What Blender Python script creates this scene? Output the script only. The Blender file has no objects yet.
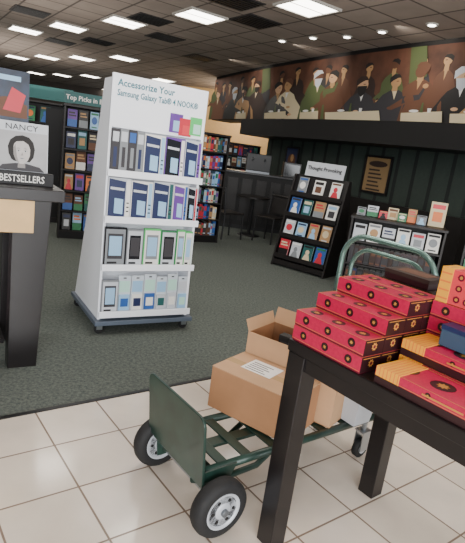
import bpy, math, random
from mathutils import Vector, Matrix
random.seed(7)
C = bpy.context.scene.collection
# ------------------------------------------------------------ camera model
F, H0, ROLL, CAMH = 500.0, 118.0, math.radians(8.0), 1.5
PIT = math.atan(H0/F)
def P(px, py, h=0.0):
    """world x,y of the point at height h on the ray through a photo pixel (used to survey positions)"""
    dx, dy = px-232.5, py-271.5
    c, s = math.cos(ROLL), math.sin(ROLL)
    x = dx*c+dy*s; y = -dx*s+dy*c
    Z = F*math.cos(PIT)-y*math.sin(PIT); D = F*math.sin(PIT)+y*math.cos(PIT)
    t = (CAMH-h)/D
    return Vector((x*t, Z*t))
def PROJ(x,y,z):
    yd=(CAMH-z); dep=y*math.cos(PIT)+yd*math.sin(PIT); v=(yd*math.cos(PIT)-y*math.sin(PIT))*F/dep; u=x*F/dep
    return (round(232.5+u*math.cos(ROLL)-v*math.sin(ROLL)),round(271.5+u*math.sin(ROLL)+v*math.cos(ROLL)))
cam = bpy.data.cameras.new('camera'); co = bpy.data.objects.new('camera', cam); C.objects.link(co)
r0 = Vector((1,0,0)); u0 = Vector((0,math.sin(PIT),math.cos(PIT))); fw = Vector((0,math.cos(PIT),-math.sin(PIT)))
c_, s_ = math.cos(ROLL), math.sin(ROLL)
R = r0*c_+u0*s_; U = -r0*s_+u0*c_; B = -fw
co.matrix_world = Matrix(((R.x,U.x,B.x,0),(R.y,U.y,B.y,0),(R.z,U.z,B.z,CAMH),(0,0,0,1)))
cam.sensor_width = 36; cam.lens = F*36/543; cam.clip_start = .05; cam.clip_end = 100
bpy.context.scene.camera = co

# ------------------------------------------------------------ materials
def lin(c):
    return tuple(((v/255)/12.92 if v/255 <= .04045 else ((v/255+.055)/1.055)**2.4) for v in c)+(1,)
def mat(name, rgb, rough=.6, metal=0, var=.0, scale=20, emit=0, bump=0, spec=.5, coat=0):
    m = bpy.data.materials.new(name); m.use_nodes = True
    nt = m.node_tree; b = nt.nodes['Principled BSDF']
    b.inputs['Base Color'].default_value = lin(rgb); b.inputs['Roughness'].default_value = rough
    b.inputs['Metallic'].default_value = metal; b.inputs['Specular IOR Level'].default_value = spec
    b.inputs['Coat Weight'].default_value = coat
    if emit:
        b.inputs['Emission Color'].default_value = lin(rgb); b.inputs['Emission Strength'].default_value = emit
    if var or bump:
        tc = nt.nodes.new('ShaderNodeTexCoord'); n = nt.nodes.new('ShaderNodeTexNoise')
        n.inputs['Scale'].default_value = scale; n.inputs['Detail'].default_value = 4
        nt.links.new(tc.outputs['Object'], n.inputs['Vector'])
        if var:
            mr = nt.nodes.new('ShaderNodeMapRange'); mr.inputs[1].default_value=.25; mr.inputs[2].default_value=.75
            mr.inputs[3].default_value = 1-var; mr.inputs[4].default_value = 1+var
            hs = nt.nodes.new('ShaderNodeHueSaturation'); hs.inputs['Color'].default_value = lin(rgb)
            nt.links.new(n.outputs['Fac'], mr.inputs[0]); nt.links.new(mr.outputs[0], hs.inputs['Value'])
            nt.links.new(hs.outputs[0], b.inputs['Base Color'])
        if bump:
            bp = nt.nodes.new('ShaderNodeBump'); bp.inputs['Strength'].default_value = bump; bp.inputs['Distance'].default_value=.01
            nt.links.new(n.outputs['Fac'], bp.inputs['Height']); nt.links.new(bp.outputs[0], b.inputs['Normal'])
    return m
def grid_mat(name, col, line, size, ang, org, mortar, rough, var=.08, rough2=.8, c2=None, coat=0):
    m = mat(name, col, rough, coat=coat); nt = m.node_tree; b = nt.nodes['Principled BSDF']
    b.inputs['Coat Roughness'].default_value=.12
    tc = nt.nodes.new('ShaderNodeTexCoord'); mp = nt.nodes.new('ShaderNodeMapping'); mp.vector_type = 'TEXTURE'
    mp.inputs['Location'].default_value = (org[0], org[1], 0); mp.inputs['Rotation'].default_value = (0,0,ang)
    br = nt.nodes.new('ShaderNodeTexBrick'); br.offset = 0; br.squash = 1
    br.inputs['Scale'].default_value = 1; br.inputs['Brick Width'].default_value = size; br.inputs['Row Height'].default_value = size
    br.inputs['Mortar Size'].default_value = mortar; br.inputs['Mortar Smooth'].default_value=.3
    br.inputs['Color1'].default_value = lin(col); br.inputs['Color2'].default_value = lin(c2 or col); br.inputs['Mortar'].default_value = lin(line)
    nt.links.new(tc.outputs['Object'], mp.inputs[0]); nt.links.new(mp.outputs[0], br.inputs['Vector'])
    n = nt.nodes.new('ShaderNodeTexNoise'); n.inputs['Scale'].default_value = 3; n.inputs['Detail'].default_value=6
    nt.links.new(tc.outputs['Object'], n.inputs['Vector'])
    mr = nt.nodes.new('ShaderNodeMapRange'); mr.inputs[1].default_value=.3; mr.inputs[2].default_value=.7
    mr.inputs[3].default_value = 1-var; mr.inputs[4].default_value = 1+var
    hs = nt.nodes.new('ShaderNodeHueSaturation')
    nt.links.new(n.outputs['Fac'], mr.inputs[0]); nt.links.new(mr.outputs[0], hs.inputs['Value'])
    nt.links.new(br.outputs['Color'], hs.inputs['Color']); nt.links.new(hs.outputs[0], b.inputs['Base Color'])
    r2 = nt.nodes.new('ShaderNodeMapRange'); r2.inputs[3].default_value = rough; r2.inputs[4].default_value = rough2
    nt.links.new(br.outputs['Fac'], r2.inputs[0]); nt.links.new(r2.outputs[0], b.inputs['Roughness'])
    bp = nt.nodes.new('ShaderNodeBump'); bp.invert = True; bp.inputs['Strength'].default_value=.5; bp.inputs['Distance'].default_value=.004
    nt.links.new(br.outputs['Fac'], bp.inputs['Height']); nt.links.new(bp.outputs[0], b.inputs['Normal'])
    return m
TH = math.radians(38)
VTX = P(35,412)
M = dict(
 black=mat('black_laminate',(22,20,21),.35), blackm=mat('black_metal',(20,20,22),.45),
 shelf=mat('dark_shelf_wood',(25,21,20),.5,var=.15), espresso=mat('espresso_wood',(21,17,18),.32,var=.2,scale=8),
 wood=mat('light_maple',(214,176,122),.5,var=.12,scale=6), white=mat('white_board',(246,249,255),.45), basegrey=mat('blue_grey_base',(86,96,110),.45),
 offw=mat('paper_white',(230,228,222),.6), cream=mat('cream_paper',(214,198,162),.7),
 green=mat('sage_green_wall',(46,56,50),.8,var=.1), greend=mat('dark_green_groove',(24,29,27),.8),
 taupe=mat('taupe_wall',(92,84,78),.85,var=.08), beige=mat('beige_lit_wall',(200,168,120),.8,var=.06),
 fascia=mat('black_fascia',(11,10,11),.6), light=mat('light_diffuser',(255,250,240),.5,emit=10),
 lframe=mat('light_frame',(190,186,178),.5), vent=mat('vent_metal',(58,54,52),.6),
 cgreen=mat('dark_green_paint',(28,54,46),.4,metal=.15,var=.4,scale=9,coat=.15), chrome=mat('green_grey_tube',(120,150,142),.25,metal=.7),
 rubber=mat('black_rubber',(24,24,25),.75,bump=.2,scale=60), rim=mat('grey_rim',(190,194,200),.45,metal=.2), hub=mat('hub_steel',(110,114,118),.35,metal=.6),
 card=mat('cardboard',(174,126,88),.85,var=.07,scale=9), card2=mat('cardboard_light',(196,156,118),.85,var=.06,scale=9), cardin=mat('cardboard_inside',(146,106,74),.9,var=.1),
 tape=mat('packing_tape',(190,156,112),.2), label=mat('shipping_label',(244,242,238),.5), ink=mat('black_ink',(20,20,22),.6),
 red=mat('crimson_gift_paper',(182,18,66),.4,var=.12,scale=90), redd=mat('dark_crimson_paper',(104,8,40),.4,var=.1,scale=40),
 gold=mat('gold_foil',(206,146,70),.35,metal=.3), brown=mat('chocolate_brown',(44,18,22),.4), yell=mat('yellow_paper',(234,164,44),.5),
 pink=mat('coral_pink_paper',(214,62,70),.45), teal=mat('teal_sign',(30,88,86),.5), tealt=mat('teal_ink',(0,104,120),.5), slate=mat('slate_blue_paper',(52,74,96),.5),
 blue=mat('blue_print',(44,90,160),.4), lblue=mat('pale_blue_print',(150,190,222),.4), navy=mat('navy_print',(26,38,78),.4), purple=mat('purple_print',(100,60,145),.4),
 lime=mat('lime_green_print',(80,190,104),.4), mint=mat('mint_print',(180,222,206),.4), grn=mat('green_print',(44,120,76),.45), orange=mat('orange_print',(224,116,50),.45), rdp=mat('red_print',(196,44,60),.45),
 grey=mat('grey_print',(128,132,136),.5), lgrey=mat('light_grey_print',(194,198,204),.5), hair=mat('dark_hair',(34,31,30),.7),
 screen=mat('tablet_black',(18,20,26),.15), steel=mat('caster_steel',(170,175,180),.3,metal=.9), tan=mat('tan_print',(178,138,94),.6), olive=mat('olive_print',(80,92,54),.6),
 brn=mat('warm_brown_print',(100,64,44),.6), dbrn=mat('deep_brown_print',(50,34,28),.6), pale=mat('pale_flesh_print',(204,162,124),.6), dgrey=mat('charcoal_print',(52,50,54),.6),
 film=mat('clear_pack_film',(206,214,222),.12,coat=.5),
)
m = mat('loop_carpet',(94,102,96),.95,spec=.1); nt=m.node_tree; b=nt.nodes['Principled BSDF']
tc=nt.nodes.new('ShaderNodeTexCoord'); v=nt.nodes.new('ShaderNodeTexNoise'); v.inputs['Scale'].default_value=48; v.inputs['Detail'].default_value=5; v.inputs['Roughness'].default_value=.75
cr=nt.nodes.new('ShaderNodeValToRGB'); cr.color_ramp.elements[0].position=.36; cr.color_ramp.elements[0].color=lin((72,80,77)); cr.color_ramp.elements[1].position=.66; cr.color_ramp.elements[1].color=lin((112,116,110))
nt.links.new(tc.outputs['Object'],v.inputs['Vector']); nt.links.new(v.outputs['Fac'],cr.inputs[0]); nt.links.new(cr.outputs[0],b.inputs['Base Color'])
bp=nt.nodes.new('ShaderNodeBump'); bp.inputs['Strength'].default_value=.35; bp.inputs['Distance'].default_value=.008; nt.links.new(v.outputs['Fac'],bp.inputs['Height']); nt.links.new(bp.outputs[0],b.inputs['Normal'])
M['carpet']=m
M['tile']=grid_mat('ceramic_floor_tile',(228,216,202),(128,108,92),.34,TH,(VTX.x,VTX.y),.0052,.16,.09,c2=(218,205,190),coat=.6)
M['ceil']=grid_mat('ceiling_panels',(160,148,138),(92,83,77),.61,math.radians(35),(0,0),.02,.9,.08,.9,c2=(146,134,125))

# ------------------------------------------------------------ mesh builder
class MB:
    def __init__(s): s.v=[]; s.f=[]; s.mi=[]; s.mats=[]
    def _m(s,m):
        if m not in s.mats: s.mats.append(m)
        return s.mats.index(m)
    def raw(s,vs,fs,m,T=None):
        o=len(s.v); k=s._m(m)
        for p in vs: s.v.append(tuple(T@Vector(p)) if T else tuple(p))
        for f in fs: s.f.append(tuple(i+o for i in f)); s.mi.append(k)
        return s
    def box(s,x0,x1,y0,y1,z0,z1,m,T=None):
        vs=[(x0,y0,z0),(x1,y0,z0),(x1,y1,z0),(x0,y1,z0),(x0,y0,z1),(x1,y0,z1),(x1,y1,z1),(x0,y1,z1)]
        return s.raw(vs,[(0,3,2,1),(4,5,6,7),(0,1,5,4),(1,2,6,5),(2,3,7,6),(3,0,4,7)],m,T)
    def prism(s,poly,a,b,m,axis='x',T=None):
        n=len(poly)
        def mk(p,t): return {'x':(t,p[0],p[1]),'y':(p[0],t,p[1]),'z':(p[0],p[1],t)}[axis]
        vs=[mk(p,a) for p in poly]+[mk(p,b) for p in poly]
        fs=[tuple(range(n))[::-1],tuple(range(n,2*n))]+[(i,(i+1)%n,n+(i+1)%n,n+i) for i in range(n)]
        return s.raw(vs,fs,m,T)
    def quad(s,x0,x1,z0,z1,y,m,T=None):
        return s.raw([(x0,y,z0),(x1,y,z0),(x1,y,z1),(x0,y,z1)],[(0,1,2,3)],m,T)
    def ell(s,cx,cz,rx,rz,y,m,n=20,T=None,rot=0):
        vs=[]
        for i in range(n):
            a=2*math.pi*i/n; ex=rx*math.cos(a); ez=rz*math.sin(a)
            vs.append((cx+ex*math.cos(rot)-ez*math.sin(rot),y,cz+ex*math.sin(rot)+ez*math.cos(rot)))
        return s.raw(vs,[tuple(range(n))],m,T)
    def tube(s,pts,r,m,n=10,closed=False,T=None):
        pts=[Vector(p) for p in pts]; N=len(pts); vs=[]; prev=None
        for i,p in enumerate(pts):
            if closed: d=(pts[(i+1)%N]-pts[i-1])
            else: d=pts[min(i+1,N-1)]-pts[max(i-1,0)]
            d.normalize()
            if prev is None:
                a=Vector((0,0,1)) if abs(d.z)<.9 else Vector((1,0,0)); e=d.cross(a).normalized()
            else: e=(prev-d*prev.dot(d)).normalized()
            prev=e; g=d.cross(e)
            for k in range(n):
                t=2*math.pi*k/n; vs.append(p+e*(r*math.cos(t))+g*(r*math.sin(t)))
        fs=[]
        for i in range(N if closed else N-1):
            j=(i+1)%N
            for k in range(n): fs.append((i*n+k,i*n+(k+1)%n,j*n+(k+1)%n,j*n+k))
        if not closed: fs+= [tuple(range(n))[::-1], tuple(range((N-1)*n,N*n))]
        return s.raw(vs,fs,m,T)
    def lathe(s,prof,m,n=32,axis='y',T=None):
        vs=[]
        for a,r in prof:
            for k in range(n):
                t=2*math.pi*k/n; c,d=r*math.cos(t),r*math.sin(t)
                vs.append({'y':(c,a,d),'z':(c,d,a),'x':(a,c,d)}[axis])
        fs=[]; L=len(prof)
        for i in range(L-1):
            for k in range(n): fs.append((i*n+k,i*n+(k+1)%n,(i+1)*n+(k+1)%n,(i+1)*n+k))
        fs+=[tuple(range(n))[::-1],tuple(range((L-1)*n,L*n))]
        return s.raw(vs,fs,m,T)
    def build(s,name,parent=None,bevel=0,smooth=False):
        me=bpy.data.meshes.new(name); me.from_pydata(s.v,[],s.f)
        for m in s.mats: me.materials.append(m)
        for p,k in zip(me.polygons,s.mi): p.material_index=k
        if smooth:
            for p in me.polygons: p.use_smooth = len(p.vertices)<=4
        me.update(); me.validate()
        o=bpy.data.objects.new(name,me); C.objects.link(o)
        if parent: o.parent=parent
        if bevel:
            bv=o.modifiers.new('bevel','BEVEL'); bv.width=bevel; bv.segments=2; bv.limit_method='ANGLE'
        return o
def tag(o,label=None,cat=None,group=None,kind=None):
    if label:
        o['label']=label
        if len(label.replace('-',' ').split())>16: print('LONG',label)
    if cat: o['category']=cat
    if group: o['group']=group
    if kind: o['kind']=kind
    return o
def empty(name,x,y,z=0,rz=0,label=None,cat=None,group=None):
    o=bpy.data.objects.new(name,None); C.objects.link(o); o.location=(x,y,z); o.rotation_euler=(0,0,rz)
    o.empty_display_size=.1
    return tag(o,label,cat,group)
def TM(x=0,y=0,z=0,rz=0,rx=0):
    return Matrix.Translation((x,y,z))@Matrix.Rotation(rz,4,'Z')@Matrix.Rotation(rx,4,'X')
def text(s,size,m,parent,T,name='lettering',sx=1,align='CENTER',bold=0):
    cu=bpy.data.curves.new(name,'FONT'); cu.body=s; cu.size=size; cu.align_x=align; cu.resolution_u=2; cu.space_line=.9; cu.offset=bold
    to=bpy.data.objects.new('tmp',cu); me=bpy.data.meshes.new_from_object(to)
    bpy.data.objects.remove(to)
    me.materials.clear(); me.materials.append(m)
    me.transform(T@Matrix.Rotation(math.pi/2,4,'X')@Matrix.Scale(sx,4,(1,0,0)))
    o=bpy.data.objects.new(name,me); C.objects.link(o); o.parent=parent
    return o
ORD=['first','second','third','fourth','fifth','sixth','seventh','eighth','ninth','tenth','eleventh','twelfth','thirteenth','fourteenth','fifteenth','sixteenth']
SHN=['top','second','third','fourth','fifth','sixth']

# ------------------------------------------------------------ shell
CH=3.45
ea=Vector((math.cos(TH),math.sin(TH))); eb=Vector((math.sin(TH),-math.cos(TH)))
b0=P(35,412)
def fl(name,pts,z,m):
    n=len(pts); mb=MB(); mb.raw([(p[0],p[1],z) for p in pts]+[(p[0],p[1],z-.1) for p in pts],
       [tuple(range(n)),tuple(range(2*n-1,n-1,-1))]+[(i,i+n,(i+1)%n+n,(i+1)%n) for i in range(n)],m)
    return tag(mb.build(name),kind='structure')
A0=b0-ea*12; A1=b0+ea*9
fl('floor_tile',[A0,A0+eb*8,A1+eb*8,A1],0,M['tile'])
fl('floor_carpet',[A0,A1,A1-eb*26,A0-eb*26],0.001,M['carpet'])
mb=MB(); T=Matrix.Translation((b0.x,b0.y,0))@Matrix.Rotation(TH,4,'Z'); mb.box(-12,9,-.012,.012,-.01,.006,M['blackm'],T)
tag(mb.build('trim_1'),kind='structure')
mb=MB(); mb.box(-18,12,-6,26,CH,CH+.1,M['ceil']); tag(mb.build('ceiling'),kind='structure')
mb=MB(); mb.box(-18,6,23.5,23.7,0,CH,M['taupe']); tag(mb.build('wall_back'),kind='structure')
mb=MB(); mb.box(-18.2,-18,-6,23.7,0,CH,M['taupe']); tag(mb.build('wall_left'),kind='structure')
def MY(X): return 14.7-2.093*(X+1.2)+.134*(X+1.2)*(X-.95)
def MC(X,off=0):
    d=Vector((1,-2.093+.134*(2*X+.25))).normalized(); n=Vector((-d.y,d.x))
    if n.y<0: n=-n
    return Vector((X,MY(X)))+n*off
def curved(name,X0,X1,z0,z1,o0,o1,m,n=24,grooves=None):
    mb=MB(); vs=[]; fs=[]
    for i in range(n+1):
        X=X0+(X1-X0)*i/n; a=MC(X,o0); bb=MC(X,o1)
        vs+=[(a.x,a.y,z0),(a.x,a.y,z1),(bb.x,bb.y,z1),(bb.x,bb.y,z0)]
    for i in range(n):
        for k in range(4): fs.append((i*4+k,i*4+(k+1)%4,(i+1)*4+(k+1)%4,(i+1)*4+k))
    fs+=[(0,1,2,3),(n*4+3,n*4+2,n*4+1,n*4)]
    mb.raw(vs,fs,m)
    if grooves:
        for i in range(grooves):
            X=X0+(X1-X0)*(i+.5)/grooves; w=.02
            a=MC(X-w,o0-.004); bb=MC(X+w,o0-.004)
            mb.raw([(a.x,a.y,z0),(bb.x,bb.y,z0),(bb.x,bb.y,z1),(a.x,a.y,z1)],[(0,1,2,3)],M['greend'])
    return mb.build(name)
tag(curved('wall_cafe',-.25,5.2,0,2.0,.75,.9,M['green'],24,26),kind='structure')
tag(curved('trim_2',-.25,5.2,0,1.0,.70,.748,M['shelf'],24),kind='structure')
tag(curved('trim_3',-1.2,5.2,2.3,CH,.02,.6,M['fascia'],24),kind='structure')
tag(curved('trim_4',-.25,5.2,1.95,2.3,-.05,.9,M['fascia'],24),kind='structure')
mb=MB()
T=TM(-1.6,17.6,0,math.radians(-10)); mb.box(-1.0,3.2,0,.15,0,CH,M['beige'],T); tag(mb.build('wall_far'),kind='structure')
# mural: generic cafe crowd
mur=MB()
def mpoly(pts,off,m):
    vs=[]
    for X,z in pts: a=MC(X,off); vs.append((a.x,a.y,z))
    mur.raw(vs,[tuple(range(len(vs)))],m)
def mell(cx,cz,rx,rz,off,m,n=14,rot=0):
    mpoly([(cx+rx*math.cos(2*math.pi*i/n)*math.cos(rot)-rz*math.sin(2*math.pi*i/n)*math.sin(rot),cz+rx*math.cos(2*math.pi*i/n)*math.sin(rot)+rz*math.sin(2*math.pi*i/n)*math.cos(rot)) for i in range(n)],off,m)
Z0,Z1=2.31,3.38
mm=mat('mural_ground',(92,58,42),.7,var=.65,scale=2.2)
for i in range(30):
    xa=-1.2+6.4*i/30; xb=xa+6.4/30; a=MC(xa); bb=MC(xb)
    mur.raw([(a.x,a.y,Z0),(bb.x,bb.y,Z0),(bb.x,bb.y,Z1),(a.x,a.y,Z1)],[(0,1,2,3)],mm)
rr=random.Random(23)
def person(X,zc,w,cm,shirt,face,hair,lean,o,hs=1.0,beard=None,pose=0):
    """one generic seated or standing figure in the painting"""
    hx=X+lean; hw=.052*hs; hh=.082*hs
    mpoly([(X-w*1.25,Z0),(X-w*1.1,max(Z0+.05,zc-.42)),(hx-w*.95,zc-.27),(hx-w*.7,zc-.19),(hx-w*.25,zc-.125),(hx+w*.25,zc-.125),(hx+w*.7,zc-.19),(hx+w*.9,zc-.28),(X+w*1.1,max(Z0+.05,zc-.44)),(X+w*1.3,Z0)],o,cm)
    mpoly([(hx-w*.16,zc-.12),(hx+lean*.2,zc-.27),(hx+w*.18,zc-.12)],o-.001,shirt)
    mpoly([(hx-hw*.5,zc-.05),(hx+hw*.5,zc-.05),(hx+hw*.55,zc-.14),(hx-hw*.55,zc-.14)],o-.0015,M['tan'])
    mell(hx,zc,hw,hh,o-.002,face,14,lean*1.5)
    s=1 if lean>0 else -1
    mpoly([(hx-s*hw*1.15,zc-.02*hs),(hx-s*hw*1.25,zc+.06*hs),(hx-s*hw*.5,zc+.105*hs),(hx+s*hw*.5,zc+.1*hs),(hx+s*hw*1.0,zc+.055*hs),(hx+s*hw*.3,zc+.05*hs),(hx-s*hw*.5,zc+.02*hs)],o-.003,hair)
    mpoly([(hx+s*hw*.1,zc-.0),(hx+s*hw*.6,zc-.0),(hx+s*hw*.6,zc+.012),(hx+s*hw*.1,zc+.012)],o-.0032,M['brn'])
    if beard: mpoly([(hx-hw*.9,zc-.02),(hx+hw*.9,zc-.02),(hx+hw*.6,zc-.11*hs),(hx,zc-.15*hs),(hx-hw*.6,zc-.11*hs)],o-.003,beard)
    if pose==0:
        mpoly([(hx+s*w*.7,zc-.22),(hx+s*w*1.1,zc-.34),(X+s*w*.2,zc-.46),(X+s*w*.1,zc-.4),(hx+s*w*.5,zc-.33)],o-.0035,cm); mell(X+s*w*.12,zc-.43,.035,.025,o-.004,face,10)
    elif pose==1:
        mpoly([(hx+s*w*.6,zc-.22),(hx+s*w*1.5,zc-.2),(hx+s*w*1.7,zc-.1),(hx+s*w*1.8,zc-.13),(hx+s*w*1.6,zc-.27),(hx+s*w*.6,zc-.33)],o-.0035,cm); mell(hx+s*w*1.8,zc-.08,.03,.035,o-.004,face,10)
    else:
        mpoly([(hx+s*w*.3,zc-.3),(hx+s*w*1.5,zc-.5),(hx+s*w*1.4,zc-.56),(hx+s*w*.1,zc-.42)],o-.0035,cm); mell(hx+s*w*1.5,zc-.53,.035,.025,o-.004,face,10)
X=-1.12; k=0
while X<5.0:
    k+=1
    person(X,3.13+.1*rr.random(),.1+.04*rr.random(),[M['dbrn'],M['olive'],M['dgrey'],M['brn']][k%4],M['tan'],[M['tan'],M['brn'],M['tan']][k%3],M['hair'],rr.choice([-1,1])*.02,-.003-.0001*k,.8,None,3)
    X+=.2+.14*rr.random()
X=-1.0; k=0
coats=[M['dgrey'],M['brn'],M['black'],M['tan'],M['dbrn'],M['black'],M['cream'],M['olive'],M['brn'],M['dgrey']]
while X<5.0:
    k+=1
    person(X,2.86+.2*rr.random(),.15+.05*rr.random(),coats[k%10],[M['offw'],M['cream'],M['tan']][k%3],[M['pale'],M['pale'],M['tan'],M['brn']][k%4],[M['hair'],M['brn'],M['lgrey'],M['hair'],M['dbrn']][k%5],rr.choice([-1,1])*(.02+.06*rr.random()),-.012-.0005*k,1.05+.25*rr.random(),[None,None,M['lgrey'],None,M['hair']][k%5],k%3)
    X+=.27+.13*rr.random()
for xc,ww in ((-.3,.12),(.45,.2),(1.05,.14),(1.65,.34),(2.45,.2),(3.0,.26),(3.9,.3)):
    mpoly([(xc-ww,Z0),(xc-ww*1.05,2.43),(xc+ww,2.46),(xc+ww*1.1,Z0)],-.035,M['cream'])
    mell(xc-ww*.4,2.46,.05,.02,-.037,M['offw']); mpoly([(xc+ww*.3,2.44),(xc+ww*.3+.03,2.44),(xc+ww*.3+.035,2.5),(xc+ww*.3-.005,2.5)],-.037,M['offw'])
    mpoly([(xc-ww*.1,2.44),(xc-ww*.1+.035,2.44),(xc-ww*.1+.025,2.58),(xc-ww*.1+.01,2.58)],-.0375,M['olive'])
for xc in (.05,2.2,3.3): mpoly([(xc,Z1),(xc+.16,Z1),(xc+.22,2.95),(xc+.05,2.85)],-.011,M['olive'])
tag(mur.build('mural'),'long curved painted mural of seated cafe patrons above the black fascia','mural')

# ------------------------------------------------------------ ceiling fixtures
def fixture_at(x,y):
    e=empty('ceiling_light',x,y,CH,math.radians(35),None,'ceiling light','fluorescent ceiling panels')
    b=MB(); t=.03
    for a in ((-.32,.32,-.32,-.29),(-.32,.32,.29,.32),(-.32,-.29,-.29,.29),(.29,.32,-.29,.29)): b.box(*a,-t,0,M['lframe'])
    b.build('frame',e)
    b=MB(); b.box(-.29,.29,-.29,.29,-.02,-.003,M['light']); b.box(-.29,.29,-.008,.008,-.025,-.02,M['lframe']); b.build('diffuser',e)
    return e
def fixture(px,py):
    p=P(px,py,CH-.01); return fixture_at(p.x,p.y)
rowsL=[('nearest visible',[(307,7),(200,16),(124,22),(68,27),(25,30)]),('second',[(163,80),(124,58),(82,58),(47,57),(17,57)]),
 ('third',[(178,97),(90,76),(62,75),(36,73),(12,72)]),('farthest',[(110,90),(86,88),(60,86),(30,84)])]
for nm,l_ in rowsL:
    for i,(x,y) in enumerate(l_): tag(fixture(x,y),'square fluorescent ceiling light in the %s row, %s from the right'%(nm,ORD[i]))
for i,(x,y) in enumerate([(1.9,3.6),(.5,4.6),(-.9,5.6),(-2.3,6.6),(.9,1.6),(2.6,1.4)]):
    tag(fixture_at(x,y),'square fluorescent ceiling light over the tiled entrance, %s from the table side'%ORD[i])
for i,(x,y) in enumerate([(255,22),(165,38),(98,42),(150,20),(235,2),(60,42),(200,58),(30,12)]):
    p=P(x,y,CH-.01); e=empty('ceiling_vent',p.x,p.y,CH,math.radians(35),'dark louvred ceiling vent, '+['above the near end of the mural','right of the second light row','between the first two light rows, middle one','between two lights of the nearest row','closest to the camera','between the first two light rows, leftmost one','nearest the white display','at the top left corner'][i],'vent','ceiling vents')
    b=MB(); b.box(-.3,.3,-.3,.3,-.012,0,M['vent']); b.build('backing',e)
    b=MB()
    for q in range(7): b.box(-.27,.27,-.27+q*.08,-.23+q*.08,-.022,-.012,M['blackm'])
    b.build('slat',e)
for i,(x,y) in enumerate([(282,41),(313,38),(347,37),(382,32),(432,25)]):
    p=P(x,y,CH-.01); e=empty('downlight',p.x,p.y,CH,0,'round recessed downlight before the mural, %s from the left'%ORD[i],'downlight','downlights before the mural')
    b=MB(); b.lathe([(-.015,.075),(0,.085)],M['lframe'],20,'z'); b.build('trim_ring',e)
    b=MB(); b.lathe([(-.02,.05),(-.015,.05)],M['light'],20,'z'); b.build('lamp',e)

# ------------------------------------------------------------ books
COV=['rdp','blue','navy','offw','brn','grn','purple','grey','lblue','cream','dgrey','black','tan','teal','lgrey','orange']
CN={'rdp':'red','blue':'blue','navy':'navy','offw':'white','orange':'orange','grn':'dark green','purple':'purple','grey':'grey','lblue':'pale blue','cream':'cream','lime':'green','mint':'mint','black':'black','tan':'tan','teal':'teal','pink':'coral','yell':'yellow','lgrey':'light grey','brn':'brown','olive':'olive','dgrey':'charcoal','brown':'chocolate brown','dbrn':'deep brown'}
def face_book(w,h,t,c1,c2,c3,style,name='book'):
    b=MB(); b.box(-w/2,w/2,-t,-t+.003,0,h,M[c1]); b.box(-w/2,w/2,-.003,0,0,h,M[c1]); b.box(-w/2,-w/2+.003,-t+.003,-.003,0,h,M[c1])
    b.box(-w/2+.003,w/2-.004,-t+.003,-.003,.004,h-.004,M['offw'])
    y=-t-.0012
    if style==0:
        b.quad(-w*.4,w*.4,h*.72,h*.9,y,M[c2]); b.quad(-w*.3,w*.3,h*.2,h*.6,y,M[c3])
    elif style==1:
        b.ell(0,h*.5,w*.33,h*.22,y,M[c3]); b.quad(-w*.42,w*.42,h*.82,h*.93,y,M[c2]); b.quad(-w*.3,w*.3,h*.08,h*.15,y,M[c2])
    elif style==2:
        b.quad(-w/2,w/2,0,h*.42,y,M[c3]); b.quad(-w*.38,w*.38,h*.6,h*.68,y,M[c2]); b.quad(-w*.38,w*.25,h*.75,h*.85,y,M[c2])
    else:
        b.ell(0,h*.55,w*.2,h*.16,y,M[c3]); b.raw([(-w*.4,y,0),(w*.4,y,0),(w*.2,y,h*.4),(-w*.2,y,h*.4)],[(0,1,2,3)],M[c3]); b.quad(-w*.42,w*.42,h*.84,h*.95,y,M[c2])
    return b.build(name)
def put(o,Mx): o.matrix_world=Mx; return o
def spine_book(w,h,d,c1,c2,name='book'):
    b=MB(); b.box(-w/2,-w/2+.003,0,d,0,h,M[c1]); b.box(w/2-.003,w/2,0,d,0,h,M[c1]); b.box(-w/2,w/2,-.003,0.0,0,h,M[c1])
    b.box(-w/2+.003,w/2-.003,0,d-.004,.003,h-.004,M['offw'])
    b.quad(-w*.36,w*.36,h*.55,h*.85,-.0042,M[c2]); b.quad(-w*.36,w*.36,h*.1,h*.18,-.0042,M[c2])
    return b.build(name)
def bookcase(name,T,w,d,h,n,label,cat='bookcase'):
    e=empty(name,0,0,0,0,label,cat); e.matrix_world=T
    for x in (-w/2,w/2-.025): b=MB(); b.box(x,x+.025,0,d,0,h,M['shelf']); b.build('side_panel',e,.002)
    b=MB(); b.box(-w/2+.025,w/2-.025,d-.012,d,0,h,M['shelf']); b.build('back_panel',e)
    b=MB(); b.box(-w/2-.01,w/2+.01,-.01,d+.01,h,h+.03,M['shelf']); b.build('top_panel',e,.002)
    b=MB(); b.box(-w/2+.025,w/2-.025,.02,d-.012,0,.1,M['black']); b.build('kick_plate',e)
    zs=[]
    for i in range(n):
        z=.1+(h-.1)*i/n
        b=MB(); b.box(-w/2+.025,w/2-.025,0.0,d-.012,z,z+.02,M['shelf']); b.build('shelf',e,.001); zs.append(z+.021)
    return zs[::-1]
def fill_spines(T,w,zs,hh,where,group,mn=.02,mx=.05,x0=None):
    r=random.Random(len(where)+5)
    for si,z in enumerate(zs):
        x=(x0 if x0 is not None else -w/2+.035); k=0
        while x<w/2-.08 and k<16:
            t=r.uniform(mn,mx); c1,c2=r.sample(COV,2); h=hh*r.uniform(.75,.97)
            o=spine_book(t,h,.15,c1,c2); put(o,T@TM(x+t/2,.03,z))
            tag(o,'%s spine, %s from left, %s shelf, %s'%(CN[c1],ORD[k],SHN[si],where),'book',group)
            x+=t+.002; k+=1
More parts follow.
